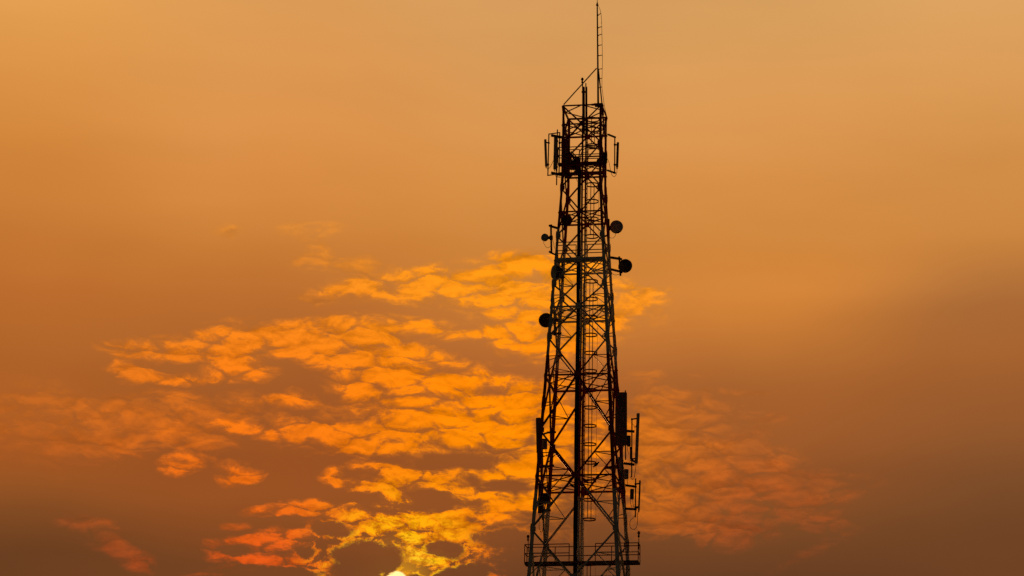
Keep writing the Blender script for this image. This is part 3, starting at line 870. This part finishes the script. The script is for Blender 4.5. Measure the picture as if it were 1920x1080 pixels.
# microwave dishes -------------------------------------------------------
def dish(label, c, n, r, depth, front_m, back_m, pipe=None, arms=(), cable=None, dome=0.12, hub=True):
    """drum antenna: n points out of the radome"""
    c, n = Vector(c), Vector(n).normalized()
    t = thing('microwave_dish', label, 'dish antenna', c, 'microwave dishes on the tower')
    b = MB(); b.lathe(c, n, [(-depth - 0.22*r*2, 0.0), (-depth - 0.2*r*2, r*0.28), (-depth - 0.1*r, r*0.75), (-depth, r*0.97), (-depth + 0.01, r), (-0.02, r), (0.0, r*1.015), (0.015, r*1.015)], 40)
    sh = b.build('shroud', back_m, t)
    b = MB(); b.lathe(c + n * 0.016, n, [(0.0, r*0.985), (r*dome*0.45, r*0.8), (r*dome*0.8, r*0.5), (r*dome, 0.0)], 40); b.build('radome', front_m, t, smooth=True)
    hubp = c - n * (depth + 0.2*r)
    if pipe:
        p0, p1 = Vector(pipe[0]), Vector(pipe[1])
        b = MB(); b.tube([p0, p1], 0.055, 12); b.build('mounting_pipe', M_dark, t)
        s = max(0, min(1, (c.z - p0.z) / (p1.z - p0.z))); pp = p0.lerp(p1, s)
        b = MB(); b.bar(hubp, pp, 0.12, 0.14); b.box(pp, 0.17, 0.17, 0.22); b.build('bracket', M_dark, t)
    for a, e, w in arms:
        b = MB(); b.bar(a, e, w, w); b.build('support_arm', M_dark, t)
    if cable:
        for cb in cable:
            b = MB(); b.curve(cb, 0.012); b.build('cable', M_cable, t)
    return t
dish('round pale microwave dish facing the view, upper of the two right of the tower', (1.754, 1.000, 50.181), (0.25, -1, -0.05), 0.37, 0.16, M_radome, M_shroud,
     pipe=((1.293, 1.250, 49.093), (1.265, 1.250, 50.728)), arms=(((1.171, 1.200, 50.619), (1.287, 1.250, 50.695), 0.12), ((1.069, 1.100, 49.661), (1.294, 1.250, 49.797), 0.1)),
     cable=[[(1.682, 1.100, 49.831), (1.668, 1.100, 49.672), (1.555, 1.150, 49.564), (1.394, 1.200, 49.585), (1.257, 1.300, 49.718)]])
dish('smallest round dish, on a pipe mount left of the tower above the middle platform', (-2.017, -1.400, 48.915), (-0.35, -1, -0.05), 0.215, 0.1, M_radome, M_shroud,
     pipe=((-1.624, -1.300, 47.988), (-1.678, -1.300, 49.662)),
     arms=(((-1.799, -1.300, 49.619), (-1.616, -1.300, 49.644), 0.1), ((-1.646, -1.300, 49.582), (-1.282, -1.280, 49.465), 0.11), ((-1.763, -1.300, 48.103), (-1.625, -1.300, 48.019), 0.1), ((-1.625, -1.300, 48.003), (-1.364, -1.400, 47.854), 0.1), ((-1.881, -1.300, 48.942), (-1.575, -1.300, 48.853), 0.12)),
     cable=[[(-2.068, -1.350, 48.712), (-2.057, -1.350, 48.586), (-1.957, -1.350, 48.393), (-1.819, -1.350, 48.309), (-1.691, -1.300, 48.399)], [(-1.575, -1.300, 48.837), (-1.503, -1.350, 48.535), (-1.430, -1.400, 48.233)]])
dish('dark dish seen from behind, inside the left legs above the middle platform', (-0.903, -0.100, 50.307), (0.55, 0.9, 0.25), 0.31, 0.14, M_radome, M_shroud,
     pipe=((-1.141, 0.200, 49.805), (-1.154, 0.200, 50.893)), arms=(((-1.130, -0.900, 49.803), (-1.084, 0.200, 50.186), 0.1), ((-1.139, -0.900, 50.565), (-1.093, 0.200, 50.890), 0.1)))
dish('dark dish seen from behind, lower of the two right of the tower', (2.312, 0.900, 47.773), (0.25, 1, 0.05), 0.385, 0.16, M_radome, M_shroud,
     pipe=((2.003, 1.000, 47.244), (1.919, 1.000, 48.389)),
     arms=(((1.389, 1.420, 48.473), (2.043, 1.000, 48.226), 0.14), ((1.451, 1.450, 47.763), (2.063, 1.000, 47.463), 0.14)),
     cable=[[(2.146, 0.950, 47.414), (1.896, 1.000, 47.326), (1.669, 1.100, 47.332), (1.413, 1.400, 47.542)]])
dish('dish turned aside with a pale left face, at the left leg under the middle platform', (-1.536, -0.900, 47.007), (-0.82, -0.55, -0.05), 0.38, 0.3, M_radome, M_shroud,
     pipe=((-1.134, -0.400, 46.578), (-1.148, -0.400, 47.713)), arms=(((-1.317, -1.200, 46.564), (-1.031, -0.300, 46.857), 0.1), ((-1.526, -1.400, 46.324), (-1.050, -0.200, 47.203), 0.07)),
     cable=[[(-0.955, -0.400, 46.887), (-0.771, -0.400, 46.787), (-0.617, -0.400, 46.562), (-0.507, -0.300, 46.337)]])
dish('dark dish behind the left leg, lowest of the dishes', (-2.063, -0.300, 44.349), (-0.45, 1, 0.05), 0.40, 0.2, M_radome, M_shroud,
     pipe=((-1.597, 0.100, 43.574), (-1.612, 0.100, 44.731)),
     arms=(((-1.689, 0.100, 43.670), (-1.448, 1.300, 44.029), 0.13), ((-1.774, -0.200, 44.369), (-1.534, 0.600, 44.620), 0.14), ((-1.540, 1.000, 45.143), (-1.372, 1.500, 45.313), 0.13)))

# lower right sector ------------------------------------------------------
panel('big flat panel antenna hung on the right leg', (2.093, 0.900, 40.368), (2.112, 0.900, 37.330), 0.66, 0.2, 0.06, M_dpanel,
      pipe=((2.323, 1.250, 36.584), (2.285, 1.250, 40.577)), arms=(((1.571, 1.750, 40.444), (1.928, 1.100, 40.362), 0.1), ((1.722, 1.900, 37.605), (2.127, 1.100, 37.468), 0.12)), brackets=True)
panel('tall narrow panel antenna, outermost on the right beside a thin pipe', (3.061, 0.900, 39.144), (2.967, 0.900, 36.277), 0.17, 0.13, 0.3, M_panel,
      pipe=((2.701, 1.000, 35.516), (2.699, 1.000, 38.840)),
      arms=(((2.238, 1.600, 38.321), (2.796, 1.000, 38.133), 0.14), ((2.200, 1.750, 36.488), (2.805, 1.000, 36.242), 0.14), ((2.654, 1.000, 36.519), (2.900, 0.950, 36.381), 0.12)),
      cable=[[(2.952, 0.900, 36.216), (2.923, 0.900, 35.944), (2.859, 0.950, 35.562), (2.809, 1.000, 35.423), (2.690, 1.000, 35.425), (2.629, 1.000, 35.578)], [(2.703, 1.000, 38.594), (2.830, 0.950, 38.457), (2.897, 0.900, 38.321), (2.956, 0.900, 38.472), (3.016, 0.900, 38.502)]])
panel('short grey panel antenna between the two right legs', (2.092, 0.600, 36.590), (2.162, 0.600, 35.044), 0.22, 0.14, 0.2, M_panel,
      pipe=((2.241, 0.800, 34.875), (2.199, 0.800, 36.847)), arms=(((1.253, 1.200, 36.137), (2.174, 0.800, 36.118), 0.12), ((1.652, 1.200, 34.914), (2.241, 0.800, 34.875), 0.14)))
panel('thin edge-on panel antenna, lowest on the right above the bottom platform', (3.192, 0.800, 35.280), (3.134, 0.800, 33.593), 0.08, 0.2, 0.0, M_dpanel,
      pipe=((2.933, 0.900, 33.227), (2.935, 0.900, 35.428)),
      arms=(((2.304, 1.700, 35.224), (2.943, 0.900, 34.959), 0.13), ((2.166, 1.900, 33.950), (2.949, 0.900, 33.678), 0.13), ((2.889, 0.900, 33.799), (3.163, 0.850, 33.814), 0.07)),
      cable=[[(3.099, 0.800, 33.534), (3.052, 0.800, 33.264), (3.068, 0.800, 33.024), (3.025, 0.800, 32.695), (2.880, 0.900, 32.554), (2.717, 0.900, 32.586), (2.614, 1.000, 32.803), (2.643, 1.000, 33.073), (2.826, 0.950, 33.240), (2.906, 0.900, 33.348)]])
radio('narrow radio unit tucked right of the big flat panel', (2.527, 1.000, 37.894), (2.531, 1.000, 37.283), 0.2, 0.14, M_dpanel)
radio('radio unit on the right leg beside the short grey panel', (2.401, 0.900, 35.954), (2.398, 0.900, 35.409), 0.25, 0.2, M_panel)
radio('radio unit hanging left of the lowest right pipe', (2.741, 0.900, 34.827), (2.726, 0.900, 34.254), 0.2, 0.18, M_dpanel)
radio('slim box on the pipe beside the tall narrow panel', (2.657, 0.950, 37.238), (2.654, 0.950, 36.568), 0.1, 0.12, M_dark)
# lower left sector
panel('tall panel antenna outside the left leg, half behind it', (-2.379, -0.400, 38.691), (-2.304, -0.400, 36.663), 0.28, 0.14, -0.3, M_dpanel,
      pipe=((-2.218, -0.100, 36.185), (-2.285, -0.100, 38.717)),
      arms=(((-2.120, -0.300, 37.778), (-1.994, 0.800, 38.132), 0.09), ((-2.024, 0.800, 38.133), (-1.741, 1.700, 38.359), 0.12)))
panel('dark panel antenna at the left leg, directly below the tall half hidden one', (-2.271, -0.300, 36.807), (-2.242, -0.300, 35.867), 0.33, 0.18, -0.3, M_dark,
      pipe=((-2.164, 0.000, 35.539), (-2.202, 0.000, 37.120)),
      arms=(((-2.110, -0.200, 36.008), (-2.043, 0.900, 36.228), 0.1), ((-2.164, 0.900, 36.200), (-1.852, 1.800, 36.460), 0.13)))
panel('dark panel antenna inside the left leg, lowest on the left side', (-2.292, 0.200, 35.132), (-2.305, 0.200, 33.412), 0.22, 0.16, -0.2, M_dark,
      pipe=((-2.191, 0.400, 33.061), (-2.196, 0.400, 35.478)),
      arms=(((-2.229, 0.400, 33.634), (-1.999, 1.800, 33.897), 0.12), ((-2.187, 0.400, 34.902), (-1.987, 1.800, 35.238), 0.12)),
      cable=[[(-2.313, 0.200, 33.352), (-2.338, 0.200, 33.022), (-2.331, 0.200, 32.571), (-2.239, 0.200, 32.360), (-2.166, 0.300, 32.409), (-2.143, 0.500, 32.780)]])
radio('radio unit right of the tall panel at the left leg', (-2.072, -0.100, 37.550), (-2.055, -0.100, 36.971), 0.3, 0.2, M_panel)
radio('dark radio unit low between the two left legs', (-2.019, 0.500, 34.588), (-2.025, 0.500, 34.014), 0.33, 0.22, M_dark)

# birds resting on the steelwork
def bird(label, foot, face):
    """small perched bird: one continuous body from tail to beak, on two legs"""
    f = Vector(foot); a = Vector((math.cos(face), math.sin(face), 0))
    ax = (a + V(0, 0, 0.9)).normalized()
    o = f + V(0, 0, 0.05) - ax * 0.10 - a * 0.02
    b = MB()
    b.lathe(o, ax, [(-0.10, 0.0), (-0.09, 0.022), (0.0, 0.04), (0.07, 0.07), (0.15, 0.078), (0.22, 0.06), (0.255, 0.04), (0.29, 0.048), (0.325, 0.044), (0.35, 0.02), (0.36, 0.0)], 14)
    t = b.build('bird', M_bird, None, foot, smooth=True)
    tag(t, label, 'bird', 'birds perched on the tower')
    h = o + ax * 0.31
    b = MB(); b.bar(h + a * 0.03, h + a * 0.085 - V(0, 0, 0.01), 0.022, 0.018, None, 0.004, 0.004); t['_b'] = tuple(foot); b.build('beak', M_dark, t)
    for s in (-1, 1):
        sd = V(-a.y, a.x, 0) * 0.025 * s
        b = MB(); b.bar(f + sd, f + sd + V(0, 0, 0.09), 0.012, 0.012, (0, 1, 0)); b.build('leg', M_dark, t)
bird('bird perched on the brace left of the cable ladder, upper of two there', (-0.262, -1.900, 34.775), 0.4)
bird('bird perched on a thin brace left of the cable ladder, lower of two there', (-0.525, 0.200, 34.871), 2.6)
bird('bird perched on top of a ladder cage hoop', (0.848, -0.100, 35.955), 0.2)
bird('bird perched on a brace just right of the cable ladder', (0.189, 0.300, 35.167), 2.9)
bird('bird perched on a brace, rightmost of the flock by the ladder', (0.985, -0.500, 35.153), 0.1)
